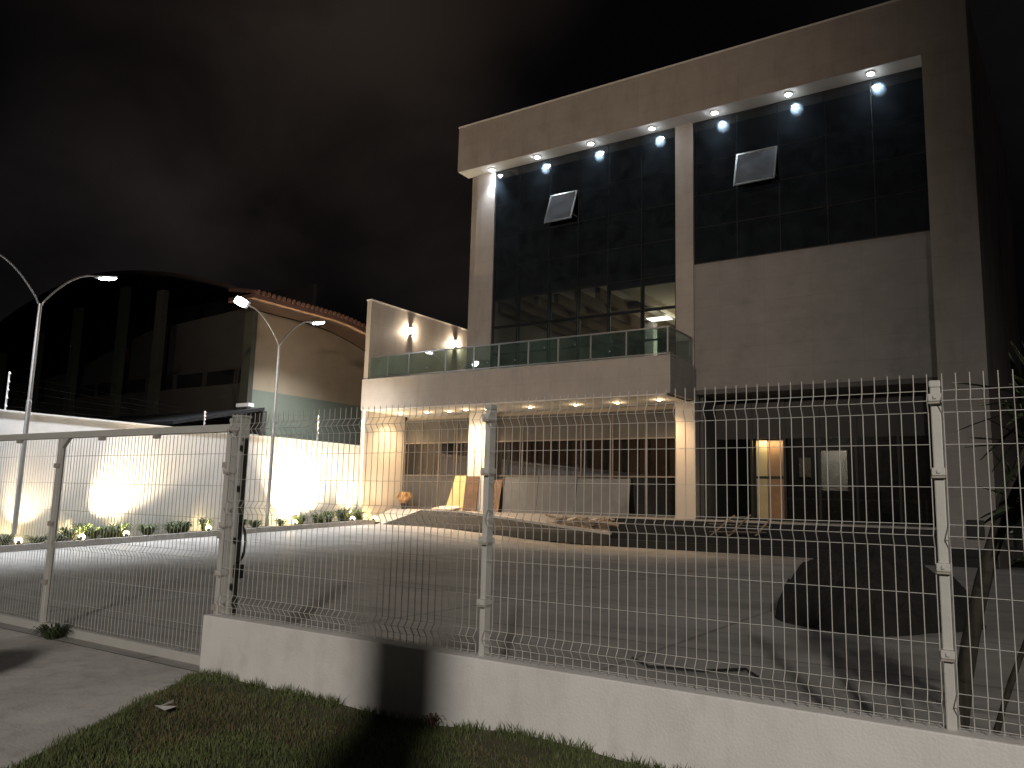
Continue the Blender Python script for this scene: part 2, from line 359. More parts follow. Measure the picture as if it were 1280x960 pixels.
def wire_panel_mb(x0, x1, y, zs_h, prof, pitch, r, zt):
    """welded wire panel: prof = [(z, dy)...] along each vertical wire; zs_h heights of the cross wires"""
    mb = MB(); n = max(2, round((x1-x0)/pitch)); pz = [p[0] for p in prof]; pd = [p[1] for p in prof]
    for i in range(n+1):
        x = x0 + (x1-x0)*i/n + random.uniform(-.002, .002)
        mb.tube([(x, y-d, z) for z, d in prof], r, 4)
    for z in zs_h:
        d = float(np.interp(z, pz, pd)); mb.tube([(x0, y-d+.004, z), ((x0+x1)/2, y-d+.004, z-.002), (x1, y-d+.004, z)], r*.72, 4)
    return mb
PROF = [(.475, 0), (.53, 0), (.575, .032), (.62, 0), (1.235, 0), (1.285, .034), (1.335, 0), (1.835, 0), (1.885, .034), (1.935, 0), (2.012, 0)]
HZ = [.49, .53, .575, .62, .82, 1.03, 1.235, 1.285, 1.335, 1.50, 1.69, 1.835, 1.885, 1.935]
fence = thing('wire_fence', 'white welded wire mesh fence with three folds standing on the low wall', 'fence', (-5.3, 4.08, .46))
PX = [-5.385, -2.88, -.39, 2.1]
for i, x in enumerate(PX):
    p = MB(); p.box(x-.022, x+.022, 4.075, 4.135, .46, 1.955)
    po = p.build('post', M['fence_paint'], fence, bevel=.006)
    c = MB(); c.box(x-.026, x+.026, 4.070, 4.140, 1.95, 1.985); c.build('post_cap', M['fence_paint'] if x > -1 else M['fence_grey'], po, bevel=.008)
    for z in (.76, 1.13, 1.55, 1.885):
        c = MB(); c.box(x-.028, x+.028, 4.047, 4.138, z, z+.036); c.box(x-.008, x+.008, 4.040, 4.048, z+.010, z+.026)
        c.build('clamp', M['fence_paint'], po, bevel=.004)
        c = MB(); c.box(x-.027, x+.027, 4.050, 4.12, z-.010, z-.001); c.build('clamp_strap', M['clamp'], po)
    if i < 3: wire_panel_mb(x+.03, PX[i+1]-.03, 4.06, HZ, PROF, .0548, .0025, 2.0).build('wire_panel', M['fence_paint'], fence)

# ------------------------------------------------------------------ sliding gate
gate = thing('sliding_gate', 'wide sliding gate of wire mesh in a white steel frame across the driveway', 'gate', (-8.6, 4.3, 0))
MB().box(-13.5, -5.632, 4.27, 4.33, 1.90, 1.965).build('top_rail', M['fence_paint'], gate, bevel=.005)
MB().box(-13.5, -5.632, 4.27, 4.33, -.01, .075).build('bottom_rail', M['fence_paint'], gate, bevel=.005)
for x in (-5.665, -8.36, -10.9, -13.47):
    u = MB(); u.box(x-.03, x+.03, 4.272, 4.328, .076, 1.899)
    uo = u.build('upright', M['fence_paint'], gate, bevel=.004)
    if x < -6:
        g = MB(); g.prism([(x+.031, 4.28, 1.80), (x+.031, 4.28, 1.899), (x+.15, 4.28, 1.899)], (0, .04, 0)); g.build('gusset', M['fence_paint'], uo)
    for z in (.45, 1.02, 1.6):
        MB().box(x-.04, x+.04, 4.255, 4.271, z, z+.045).build('clamp', M['clamp'], uo)
GP = [(.09, 0), (.80, 0), (.85, .034), (.90, 0), (1.895, 0)]
for a, b in ((-13.43, -10.94), (-10.86, -8.40), (-8.32, -5.705)):
    wire_panel_mb(a, b, 4.30, [.11, .30, .55, .80, .85, .90, 1.18, 1.45, 1.72], GP, .0545, .0026, 1.9).build('wire_panel', M['fence_paint'], gate)
for x in (-12.4, -11.6, -10.1, -9.2, -7.6, -6.7):
    MB().box(x-.035, x+.035, 4.262, 4.30, 1.865, 1.899).build('clip', M['clamp'], gate)
for x in (-8.0, -6.15):
    mb = MB(); mb.lathe((x, 4.285, .05), [(.02, 0), (.055, .001), (.055, .03), (.02, .031)], 14, (0, 1, 0)); mb.build('wheel', M['steel'], gate)
structure('gate_track', MB().box(-14, -5.75, 4.275, 4.325, -.03, .006), M['steel'])
gp = thing('gate_post', 'thick grey green gate post behind the end of the low wall, with a cable loop', 'post', (-5.66, 4.32, 0))
MB().box(-5.74, -5.635, 4.36, 4.46, -.1, 2.03).build('post_body', M['fence_grey'], gp, bevel=.008)
MB().box(-5.747, -5.628, 4.353, 4.467, 2.03, 2.05).build('cap', M['fence_grey'], gp, bevel=.004)
mb = MB(); mb.tube([(-5.63+.10*math.sin(a), 4.41, .98+.16*math.cos(a)) for a in np.linspace(0, math.pi, 12)], .011, 6); mb.build('cable_loop', M['black_plastic'], gp, smooth=True)
MB().box(-5.634, -5.55, 4.38, 4.44, .70, .81).build('lock_box', M['black_plastic'], gp, bevel=.01)

# clump of dark weeds at the foot of the gate, scraps on the grass
def tuft(name, label, cat, loc, n, h, spread, m, width=.012, droop=.5, seed=0, group=None, stems=None):
    g = random.Random(seed); mb = MB()
    for i in range(n):
        a = g.uniform(0, 2*math.pi); r = g.uniform(0, spread*.35); L = h*g.uniform(.55, 1.15); out_ = spread*g.uniform(.3, 1)
        b = Vector((loc[0]+math.cos(a)*r, loc[1]+math.sin(a)*r, loc[2])); d = Vector((math.cos(a), math.sin(a), 0)); s = Vector((-d.y, d.x, 0))
        p1 = b + d*out_*.35 + Vector((0, 0, L*.6)); p2 = b + d*out_*.8 + Vector((0, 0, L*(1-.25*droop))); p3 = b + d*out_*1.15 + Vector((0, 0, L*(1-.7*droop)))
        wd = width*g.uniform(.6, 1.3)
        mb.add([b-s*wd*.4, b+s*wd*.4, p1+s*wd, p1-s*wd, p2+s*wd*.8, p2-s*wd*.8, p3], [(0,1,2,3), (3,2,4,5), (5,4,6)])
    return tag(mb.build(name, m, loc=loc), label, cat, group)
tuft('weed_clump', 'dark clump of weeds at the foot of the sliding gate', 'weeds', (-7.85, 4.14, -.01), 170, .14, .17, M['leaf_dark'], .008, .7, 11)
tuft('weed', 'small reddish weed at the foot of the low white wall', 'weed', (-3.1, 3.9, .05), 26, .08, .07, M['weed_red'], .007, .4, 12)
mb = MB(); mb.add([(-4.66, 3.12, .085), (-4.52, 3.10, .08), (-4.50, 3.17, .095), (-4.60, 3.19, .075)], [(0,1,2,3)]); mb.add([(-4.60, 3.11, .088), (-4.54, 3.17, .13), (-4.57, 3.19, .10)], [(0,1,2)])
tag(mb.build('paper_scrap', M['white_scrap'], loc=(-4.58, 3.15, .08)), 'crumpled white paper scrap lying on the grass near the driveway', 'litter')

# unseen shapes, added only to throw shadows on the low wall and driveway
mb = MB(); mb.lathe((.58, -2.4, 0), [(.26, -.1), (.24, 1.2), (.21, 3.6), (.24, 3.7), (.18, 3.9), (.05, 4.0)], 18)
tag(mb.build('shadow_post', M['kerb'], loc=(.58, -2.4, 0), smooth=True), 'unseen tall round post added behind the viewer to cast a shadow on the low wall', 'post')
mb = MB(); mb.lathe((-4.4, 0.0, 0), [(.46, -.05), (.50, .35), (.46, 1.2), (.17, 1.38), (.15, 1.44), (.25, 1.54), (.28, 1.68), (.19, 1.83), (.03, 1.90)], 18)
tag(mb.build('shadow_caster', M['kerb'], loc=(-4.4, 0.0, 0), smooth=True), 'unseen ball topped shape added off frame to cast a shadow on the driveway', 'shadow_caster')

# ------------------------------------------------------------------ white boundary wall, planting bed, electric fence
mb = MB(); mb.box(XW-.16, XW, -4, 23.12, -.7, LZ(3.43))
mb.box(XW-.19, XW+.03, -4, 23.10, LZ(3.43)+.002, LZ(3.43)+.05)
bw = tag(mb.build('boundary_wall', M['wall_white'], loc=(XW, 4, 0)), 'long white rendered boundary wall along the left of the courtyard', 'wall')
XK = XW+.98
mb = MB(); n = 40; 
for i in range(n):
    y0 = 2+(23.0-2)*i/n; y1 = 2+(23.0-2)*(i+1)/n; za, zb = ground_z(XK, y0), ground_z(XK, y1)
    mb.add([(XK,y0,za-.2),(XK+.13,y0,za-.2),(XK+.13,y1,zb-.2),(XK,y1,zb-.2),(XK,y0,za+.16),(XK+.13,y0,za+.16),(XK+.13,y1,zb+.16),(XK,y1,zb+.16)], [(4,5,6,7),(1,2,6,5),(3,0,4,7)])
structure('planter_kerb', mb, M['kerb'])
structure('planter_soil', grid_sheet(XW-.02, XK+.02, 2, 25.5, 4, 60, lambda x, y: ground_z(XK, y)+.10+.02*math.sin(y*5+x*9)), M['lawn_soil'], smooth=True)
def bed_z(y): return ground_z(XK, y)+.11
# electric fence poles on the wall
for i, (y, h, lb) in enumerate(((10.5*K, 1.02, 'white electric fence pole on the white wall behind the nearer lamp post'), (16.75*K, .62, 'short electric fence pole on the white wall beside the shed roof'), (21.85*K, .98, 'slim electric fence pole on the white wall below the beige hall wall'))):
    t = thing('electric_fence_pole', lb, 'fence pole', (XW-.08, y, LZ(3.43)+.05), 'electric fence poles on the boundary wall')
    MB().tube([(XW-.08, y, LZ(3.43)+.05), (XW-.08, y, LZ(3.43)+.05+h)], .022, 6).build('pole', M['white_paint'], t)
    for k in range(5):
        z = LZ(3.43)+.15+(h-.15)*k/4; mb = MB(); mb.lathe((XW-.05, y, z), [(.012, -.03), (.028, -.012), (.028, .012), (.012, .03)], 8); mb.build('insulator', M['white_paint'], t)
t = MB()
for k in range(5):
    z = LZ(3.43)+.15+(1.0-.15)*k/4
    t.tube([(XW-.05, -4, z), (XW-.05, 10.5*K, z), (XW-.05, 16.75*K, LZ(3.43)+.15+.45*k/4), (XW-.05, 21.85*K, z), (XW-.05, 23, z)], .0022, 3)
tag(t.build('electric_fence_wires', M['dark_metal'], loc=(XW-.05, 10, LZ(3.43))), 'five thin electric fence wires running above the white wall', 'wires')

# plants in the bed
PY = [(10.6, .34), (11.47, .22), (12.0, .26), (12.31, .42), (12.76, .50), (13.1, .34), (13.32, .40), (13.61, .30), (13.85, .44), (14.76, .36), (15.52, .36), (15.75, .42), (16.0, .40), (16.65, .46), (18.15, .36), (18.7, .30), (19.7, .34), (20.9, .36), (21.5, .40), (21.81, .44), (22.3, .46), (22.85, .55), (23.3, .48), (24.0, .50)]
names = ['first','second','third','fourth','fifth','sixth','seventh','eighth','ninth','tenth','eleventh','twelfth','thirteenth','fourteenth','fifteenth','sixteenth','seventeenth','eighteenth','nineteenth','twentieth','twenty first','twenty second','twenty third','last']
for i, (y, h) in enumerate(PY):
    y *= K; nn = 55 + int(60*random.random())
    tuft('bed_plant', f'{"taller" if h > .42 else "low"} leafy plant, {names[i]} from the street along the white wall bed', 'plant',
         (XW+.42+random.uniform(-.18, .2), y, bed_z(y)), nn, h*.92, .26+.1*random.random(), M['leaf'], .022, .55, 100+i, 'plants in the bed along the white wall')

# garden uplights
UP = [(10.83, 0, 48, (-.55, .35, 1.0), 75), (12.48, 0, 300, (-.42, .95, 1.0), 58), (13.82, 0, 24, (-.75, .15, 1.4), 90), (16.63, 0, 28, (-.7, .2, 1.2), 95), (20.25, 0, 330, (-.5, .35, 1.0), 115), (23.15, 0, 60, (-.5, .5, 1.1), 100), (24.45, 0, 16, (-.05, .8, 1.1), 80)]
ul = ['at the foot of the nearer lamp post', 'whose beam slants up the white wall beside the gate upright', 'between leafy plants right of the slanting beam', 'just left of the thick gate post', 'making the largest white blaze right of the farther lamp post', 'shining on the foliage near the building corner', 'lighting the pale end wall of the balcony building']
for i, (y, dz, pw, d, sz) in enumerate(UP):
    y *= K; x = XW+.74; z = bed_z(y)+.03
    if i == 6: y = 23.35; z = bed_z(23)+.03
    t = thing('garden_uplight', f'small warm garden uplight {ul[i]}', 'garden light', (x, y, z-.03), 'garden uplights along the white wall')
    dv = Vector(d).normalized(); c = Vector((x, y, z))+Vector((0, 0, .05))
    mb = MB(); mb.lathe(c - dv*.06, [(.03, 0), (.05, .01), (.055, .075), (.06, .085)], 14, dv); mb.build('housing', M['black_plastic'], t)
    mb = MB(); mb.lathe(c + dv*.026, [(.085, 0), (.08, .04), (.055, .075), (.012, .09)], 14, dv); mb.build('lens', M['uplight_glow'], t)
    MB().tube([(x, y, z-.08), (x, y, z+.01)], .012, 6).build('spike', M['black_plastic'], t)
    add_light('uplight_beam', 'SPOT', c+dv*.13, pw*(8 if i != 4 else 9), (1, .80, .52), t, c+dv*2, sz, .9, .05)
    add_light('uplight_spill', 'POINT', Vector((XW+.36, y+.06, z+.22)), {1: 20, 4: 40}.get(i, 11), (1, .74, .34), t, radius=.05)

# ------------------------------------------------------------------ twin-arm street lamps in the lot
def lot_lamp(y, loc_lb, pw, rolls=(0, 0)):
    x = XW+.62; zb = bed_z(y); t = thing('lamp_post', loc_lb, 'lamp post', (x, y, zb), 'twin arm lamp posts in the planting bed')
    zt = LZ(6.45) if y < 12 else LZ(6.78)
    mb = MB(); mb.lathe((x, y, zb-.02), [(.10, 0), (.10, .03), (.062, .05), (.062, zt-zb-2.6), (.05, zt-zb-2.55), (.045, zt-zb)], 14); mb.build('pole', M['steel'], t, smooth=False)
    MB().box(x-.05, x+.07, y-.07, y+.07, zb+1.0, zb+1.18).build('service_box', M['steel'], t, bevel=.01) if False else None
    for s in (-1, 1):
        pts = []
        for k in range(13):
            u = k/12; pts.append((x, y + s*(1.42*u), zt-.1 + 1.18*math.sin(u*math.pi/2*1.0)**.85))
        mb = MB(); mb.tube(pts, [.026]*13, 8); mb.build('arm', M['steel'], t, smooth=True)
        e = Vector(pts[-1]); d = Vector((0, s*math.cos(R(12)), math.sin(R(12)))); u = Vector((0, -s*math.sin(R(12)), math.cos(R(12))))
        c = e + d*.26; rl = R(rolls[0 if s < 0 else 1]); sx = Vector((1, 0, 0))
        sd_ = sx*math.cos(rl) + u*math.sin(rl); un = u*math.cos(rl) - sx*math.sin(rl)    # head rolled about its arm
        h = MB(); h.obox(c, d*.29, sd_*.14, un*.028); ho = h.build('lamp_head', M['steel'], t, bevel=.02)
        h = MB(); o_ = c + d*.05 - un*.030; vs_ = []
        for (k, dz) in ((1, 0), (.9, .03), (.55, .05)):
            for a in range(16):
                an = 2*math.pi*a/16; vs_.append(o_ + d*(.24*k*math.copysign(abs(math.cos(an))**.6, math.cos(an))) + sd_*(.135*k*math.copysign(abs(math.sin(an))**.6, math.sin(an))) - un*dz)
        fs_ = [(q*16+a, q*16+(a+1) % 16, q*16+16+(a+1) % 16, q*16+16+a) for q in range(2) for a in range(16)] + [tuple(range(32, 48))]
        h.add(vs_, fs_); h.build('lens', M['led_head'], ho)
        c = c - un*.03
        add_light('lamp_light', 'SPOT', c + d*.06 - u*.06, pw, (.86, .92, 1), t, c + d*.06 - u*3 - d*.3 + Vector((-.35, 0, 0)), 124, 1.0, .1)
    return t
lot_lamp(10.75*K, 'tall galvanised twin arm lamp post nearer the street, partly cut by the frame', 3300)
lot_lamp(19.08*K, 'tall galvanised twin arm lamp post in front of the beige hall wall', 3300, (58, 4))

# ------------------------------------------------------------------ the three-storey building
bld = thing('commercial_building', 'three storey beige commercial building with dark glass facade and long balcony', 'building', (-10, YG, 0))
# projecting frame: fascia band and right leg, soffit
mb = MB()
mb.prism([(-19.13, YQ, 14.53), (-2.25, YQ, 14.53), (-2.25, YQ, -.1), (-1.07, YQ, -.1), (-1.07, YQ, 16.40), (-19.13, YQ, 16.40)], (0, .76, 0))
mb.build('frame', M['tile'], bld)
MB().box(-19.14, -1.06, YQ-.02, YQ+.8, 16.402, 16.46).build('coping', M['white_paint'], bld)
MB().box(-19.11, -2.27, YQ+.02, YG-.03, 14.515, 14.528).build('soffit', M['soffit'], bld)
# body behind: side walls, roof, back wall
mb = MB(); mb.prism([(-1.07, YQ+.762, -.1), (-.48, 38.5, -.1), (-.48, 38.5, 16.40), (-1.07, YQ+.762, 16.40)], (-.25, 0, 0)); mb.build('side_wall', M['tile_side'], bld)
MB().box(-18.95, -18.65, YP+.1, 38, 5.9, 16.3).build('side_wall', M['tile'], bld)
MB().box(-18.6, -.8, 38.1, 38.4, -.1, 16.3).build('back_wall', M['inner_dark'], bld)
MB().box(-18.6, -1.4, YG+.1, 38, 15.6, 15.9).build('roof', M['inner_dark'], bld)
# pillars
for (a, b, z0, z1) in ((-18.60, -17.72, FL, 14.51), (-10.07, -9.44, FL, 14.51)):
    MB().box(a, b, YP-.03, YP+.42, z0, z1).build('pillar', M['plaster'] if False else M['tile'], bld)
# curtain wall glazing
def curtain(x0, x1, z0, z1, xs, zs, y, skip=(), m='glass_up', frame_w=.05):
    f = MB()
    xa = [x0+.025]+list(xs)+[x1-.025]; za = [z0+.025]+list(zs)+[z1-.025]
    for x in xa: f.box(x-frame_w/2, x+frame_w/2, y-.02, y+.09, z0, z1)
    for z in za:
        for i in range(len(xa)-1): f.box(xa[i]+frame_w/2+.001, xa[i+1]-frame_w/2-.001, y-.018, y+.088, z-frame_w/2, z+frame_w/2)
    win = f.build('window', M['dark_metal'], bld)
    g = MB()
    for i in range(len(xa)-1):
        for j in range(len(za)-1):
            if (i, j) in skip: continue
            # every pane sits a hair out of true, as real glazing does
            tx, tz = random.uniform(-.003, .003), random.uniform(-.003, .003)
            a, b, c, d = xa[i]+.007, xa[i+1]-.007, za[j]+.007, za[j+1]-.007
            g.add([(a, y-.032-tx-tz, c), (b, y-.032+tx-tz, c), (b, y-.032+tx+tz, d), (a, y-.032-tx+tz, d)], [(0,1,2,3)])
    g.build('pane', M[m], win)
    return win
XA = [-16.56, -15.16, -13.92, -12.68, -11.37]; ZA = [7.0, 8.09, 9.2, 10.46, 11.74, 12.98]
wa = curtain(-17.72, -10.07, 5.95, 14.51, XA, ZA, YG, skip={(1, 5), (2, 5)} & {(2, 5)})
XB = [-7.95, -6.56, -5.11, -3.74]; ZB = [10.7, 11.84, 13.02]
wb = curtain(-9.44, -2.25, 9.43, 14.51, XB, ZB, YG, skip={(1, 2)})
# opened top-hung sashes
def sash(x0, x1, zt, zb, tilt, parent):
    d = Vector((0, -math.sin(tilt), -math.cos(tilt))); L = (zt-zb); n = Vector((0, -math.cos(tilt), math.sin(tilt)))
    top = Vector(((x0+x1)/2, YG-.06, zt)); c = top + d*L/2; ax = Vector(((x1-x0)/2, 0, 0))
    f = MB(); wd = .028
    f.obox(c - ax*(1) + Vector((wd, 0, 0)), d*L/2, Vector((wd, 0, 0)), n*.022); f.obox(c + ax - Vector((wd, 0, 0)), d*L/2, Vector((wd, 0, 0)), n*.022)
    f.obox(top + d*wd, ax - Vector((2*wd, 0, 0)), d*wd, n*.0215); f.obox(top + d*(L-wd), ax - Vector((2*wd, 0, 0)), d*wd, n*.0215)
    so = f.build('sash', M['alu'], parent)
    g = MB(); g.obox(c, ax - Vector((2*wd+.001, 0, 0)), d*(L/2-2*wd-.001), n*.004); g.build('sash_pane', M['glass_sash'], so)
    for s in (-1, 1):
        MB().tube([Vector(((x0+x1)/2 + s*(x1-x0)*.46, YG-.01, zb+.3)), top + d*(L*.8) + Vector((s*(x1-x0)*.46, 0, 0))], .012, 5).build('stay', M['steel'], so)
sash(-15.12, -13.95, 12.97, 11.66, R(20), wa)
sash(-7.92, -6.58, 13.0, 11.70, R(18), wb)
# grey spandrel of the right bay
MB().box(-9.44, -2.25, YG-.02, YG+.25, 5.15, 9.428).build('spandrel', M['spandrel'], bld)
# balcony slab and its face
mb = MB(); mb.box(-22.55, -9.47, YS, YS+.16, 4.82, 5.98); mb.build('balcony_front', M['tile'], bld)
MB().box(-9.63, -9.47, YS+.161, YP-.04, 4.822, 5.978).build('balcony_end', M['tile'], bld)
MB().box(-22.53, -9.64, YS+.161, YP+.3, 5.62, 5.88).build('balcony_floor', M['terrace'], bld)
MB().box(-22.53, -9.64, YS+.02, YW+.1, 4.775, 4.815).build('balcony_soffit', M['soffit'], bld)
MB().box(-22.56, -9.46, YS-.012, YS+.17, 5.982, 6.03).build('balcony_coping', M['kerb'], bld)
# tall side wall at the balcony's left end, runs back
mb = MB(); mb.box(-22.53, -22.30, YS+.04, 31.0, 6.032, LZ(9.62)); mb.build('terrace_side_wall', M['tile'], bld)
MB().box(-22.56, -22.27, YS+.02, 31.02, LZ(9.62)+.001, LZ(9.62)+.05).build('coping', M['white_paint'], bld)
mb = MB(); mb.box(-22.53, -22.33, YS+.05, YW-.01, .1, 4.774); mb.build('ground_side_wall', M['plaster'], bld)
MB().box(-22.29, -18.66, 30.8, 31.0, 5.9, 8.0).build('terrace_back_wall', M['tile'], bld)
MB().box(-22.29, -18.7, YP+.301, 30.8, 5.6, 5.87).build('terrace_floor', M['terrace'], bld)
# glass balustrade
rail = MB(); zr = 6.93
rail.beam((-22.25, YS+.08, zr), (-9.50, YS+.08, zr), .06, .045); rail.beam((-9.55, YS+.12, zr), (-9.55, YP-.05, zr), .06, .045)
rail.beam((-22.25, YS+.08, 6.09), (-9.50, YS+.08, 6.09), .04, .035); rail.beam((-9.55, YS+.12, 6.09), (-9.55, YP-.05, 6.09), .04, .035)
bal = rail.build('balustrade', M['alu'], bld)
RPX = [-22.25, -21.3, -20.2, -18.4, -17.1, -16.0, -14.75, -13.55, -12.3, -11.0, -9.58]
for x in RPX: MB().box(x-.022, x+.022, YS+.06, YS+.10, 6.03, zr-.02).build('post', M['alu'], bal)
MB().box(-9.575, -9.53, YP-.10, YP-.06, 6.03, zr-.02).build('post', M['alu'], bal)
g = MB()
for a, b in zip(RPX[:-1], RPX[1:]): g.add([(a+.03, YS+.08, 6.12), (b-.03, YS+.08, 6.12), (b-.03, YS+.08, zr-.03), (a+.03, YS+.08, zr-.03)], [(0,1,2,3)])
g.add([(-9.55, YS+.13, 6.12), (-9.55, YP-.11, 6.12), (-9.55, YP-.11, zr-.03), (-9.55, YS+.13, zr-.03)], [(0,1,2,3)])
g.build('glass', M['glass_rail'], bal)
for x in (-21.8, -19.3, -17.7, -16.5, -15.3, -14.1, -12.9, -11.6, -10.3):
    for dz in ((.18,) if int(x*7) % 2 else (.52,)):
        if random.random() < .9: MB().box(x-.015, x+.015, YS+.062, YS+.098, 6.1+dz, 6.14+dz).build('glass_clamp', M['alu'], bal)
# sconces on the terrace side wall
for i, y in enumerate((26.68*K, 29.97*K)):
    z = LZ(8.76); x = -22.30
    t = thing('wall_sconce', ('warm wall sconce nearer the balcony front on the terrace side wall', 'warm wall sconce farther back on the terrace side wall')[i], 'wall light', (x, y, z), 'sconces on the terrace side wall')
    MB().box(x+.001, x+.02, y-.09, y+.09, z-.13, z+.13).build('backplate', M['white_paint'], t)
    MB().box(x+.02, x+.17, y-.11, y+.11, z+.115, z+.16).build('cover', M['white_paint'], t, bevel=.01); MB().box(x+.02, x+.17, y-.11, y+.11, z-.16, z-.115).build('cover', M['white_paint'], t, bevel=.01)
    mb = MB(); mb.lathe((x+.10, y, z-.09), [(.05, 0), (.05, .18)], 12); mb.build('lens', M['sconce_glow'], t)
    for s in (-1, 1): add_light('sconce_light', 'POINT', (x+.13, y+s*.08, z), 105, (1, .82, .60), t, radius=.03)

# ---- ground floor under the balcony
# pale left part and windows
MB().box(-22.32, -9.45, YW+.12, YW+.3, 4.60, 4.774).build('lintel', M['plaster'], bld)
def gf_window(x0, x1, nmul, seed):
    g = random.Random(seed)
    f = MB(); z0, z1, zs, zh = FL, 4.62, LZ(2.36), LZ(3.74)
    for z in (z0+.03, zs, zh, z1-.03): f.box(x0, x1, YW-.03, YW+.06, z-.025, z+.025)
    xs = [x0+.025+(x1-x0-.05)*i/nmul for i in range(nmul+1)]
    for x in xs:
        for a, b in ((z0+.056, zs-.026), (zs+.026, zh-.026), (zh+.026, z1-.056)): f.box(x-.025, x+.025, YW-.028, YW+.058, a, b)
    win = f.build('window', M['bronze'], bld)
    p = MB(); q = MB(); q2 = MB()
    for a, b in zip(xs[:-1], xs[1:]):
        q2.box(a+.026, b-.026, YW, YW+.012, zh+.026, z1-.056)
        if not (seed == 2 and b > -11.9): q.box(a+.026, b-.026, YW, YW+.012, z0+.056, zs-.026)
        else: p.box(a+.026, b-.026, YW, YW+.012, z0+.056, zs-.026)
        p.box(a+.026, b-.026, YW, YW+.008, zs+.026, zh-.026)
    q.build('sill_panel', M['film'], win); q2.build('transom_panel', M['film'], win); p.build('pane', M['glass_low'], win)
    bl = MB(); x = x0+.1
    while x < x1-.2:
        wd = g.choice([.16, .3, .34, .5]); bl.box(x, min(x+wd, x1-.05), YW+.16, YW+.18, zs, zh); x += wd + g.choice([.05, .1, .22, .3])
    bl.build('blind', M['blind'], win)
gf_window(-22.28, -18.60, 4, 1); gf_window(-17.70, -10.08, 6, 2)
MB().box(-22.28, -10.08, YW+1.2, YW+1.3, FL, 4.7).build('inner_wall', M['void_dark'], bld)
# bright sheathed column between the two windows
MB().box(-18.595, -17.705, YP-.06, YP-.031, FL+.001, 4.774).build('pillar_sheathing', M['white_paint'], bld)
MB().box(-10.09, -9.42, YP-.06, YP-.031, FL+.001, 4.774).build('pillar_sheathing', M['plaster'], bld)
# ---- right bay ground floor: recessed shopfront
YR = 26.6
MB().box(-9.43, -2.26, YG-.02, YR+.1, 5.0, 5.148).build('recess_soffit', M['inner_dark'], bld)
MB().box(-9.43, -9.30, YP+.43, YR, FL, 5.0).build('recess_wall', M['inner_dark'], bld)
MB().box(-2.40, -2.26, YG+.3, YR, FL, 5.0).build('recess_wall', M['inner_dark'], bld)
f = MB(); zt = 3.75; zd = 3.72
xs = [-9.28, -8.05, -6.98, -5.9, -4.8, -3.6, -2.43]
for x in xs: f.box(x-.035, x+.035, YR, YR+.08, FL, 4.99)
for a, b in zip(xs[:-1], xs[1:]):
    f.box(a+.036, b-.036, YR+.002, YR+.078, zd-.09, zd+.06); f.box(a+.036, b-.036, YR+.002, YR+.078, FL, FL+.07)
shop = f.build('shopfront', M['dark_metal'], bld)
p = MB(); tp = MB()
for i, (a, b) in enumerate(zip(xs[:-1], xs[1:])):
    if i in (1,): tp.box(a+.036, b-.036, YR+.03, YR+.038, zd+.061, 4.98); continue
    p.box(a+.036, b-.036, YR+.03, YR+.038, FL+.071, zd-.091); tp.box(a+.036, b-.036, YR+.03, YR+.05, zd+.061, 4.98)
p.build('pane', M['glass_shop'], shop); tp.build('transom_panel', M['hall_black'], shop)  # opaque black transoms added where glass would mirror the street lamp
d = MB(); d.box(-7.98, -7.62, YR+.30, YR+.35, FL+.03, 3.6); dl = d.build('door', M['yellow_wood'], bld)
d = MB(); d.box(-7.615, -7.06, YR+.34, YR+.39, FL+.03, 3.6); d.build('door', M['wood_door'], bld)
MB().box(-7.99, -7.05, YR+.27, YR+.295, 2.33, 2.41).build('door_bar', M['dark_metal'], bld)
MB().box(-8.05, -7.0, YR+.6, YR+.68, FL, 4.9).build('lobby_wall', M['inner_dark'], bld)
add_light('lobby_lamp', 'AREA', (-7.5, YR+.16, 3.60), 9, (1, .82, .50), bld, (-7.5, YR+.30, 1.0), shape=(.8, .1))
# the dim hall behind the shopfront
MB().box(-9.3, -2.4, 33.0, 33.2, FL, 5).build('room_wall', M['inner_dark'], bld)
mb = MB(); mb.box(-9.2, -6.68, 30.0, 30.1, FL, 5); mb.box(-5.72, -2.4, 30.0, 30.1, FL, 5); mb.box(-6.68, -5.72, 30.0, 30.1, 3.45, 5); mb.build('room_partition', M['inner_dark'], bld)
MB().box(-8.5, -4.0, 32.4, 32.5, FL, 5).build('room_wall', M['white_paint'], bld)
MB().box(-7.4, -4.6, 29.2, 29.7, FL, 2.02).build('counter', M['inner_dark'], bld, bevel=.02)
MB().box(-7.35, -6.95, 29.96, 29.998, 2.5, 3.2).build('notice_board', M['inner_wall'], bld)
MB().box(-9.3, -2.4, YR+.1, 33, FL-.06, FL-.004).build('room_floor', M['inner_floor'], bld)
MB().box(-9.3, -2.4, YR+.1, 33, 4.9, 5.0).build('room_ceiling', M['inner_ceiling'], bld)
add_light('room_lamp', 'AREA', (-6.2, 31.3, 4.7), 80, (1, .93, .84), bld, (-6.2, 32.0, 1.5), shape=(1.2, .5))
add_light('room_lamp', 'AREA', (-6.2, 28.4, 4.8), 50, (1, .93, .84), bld, (-5.4, 28.6, 1), shape=(1.2, .5))

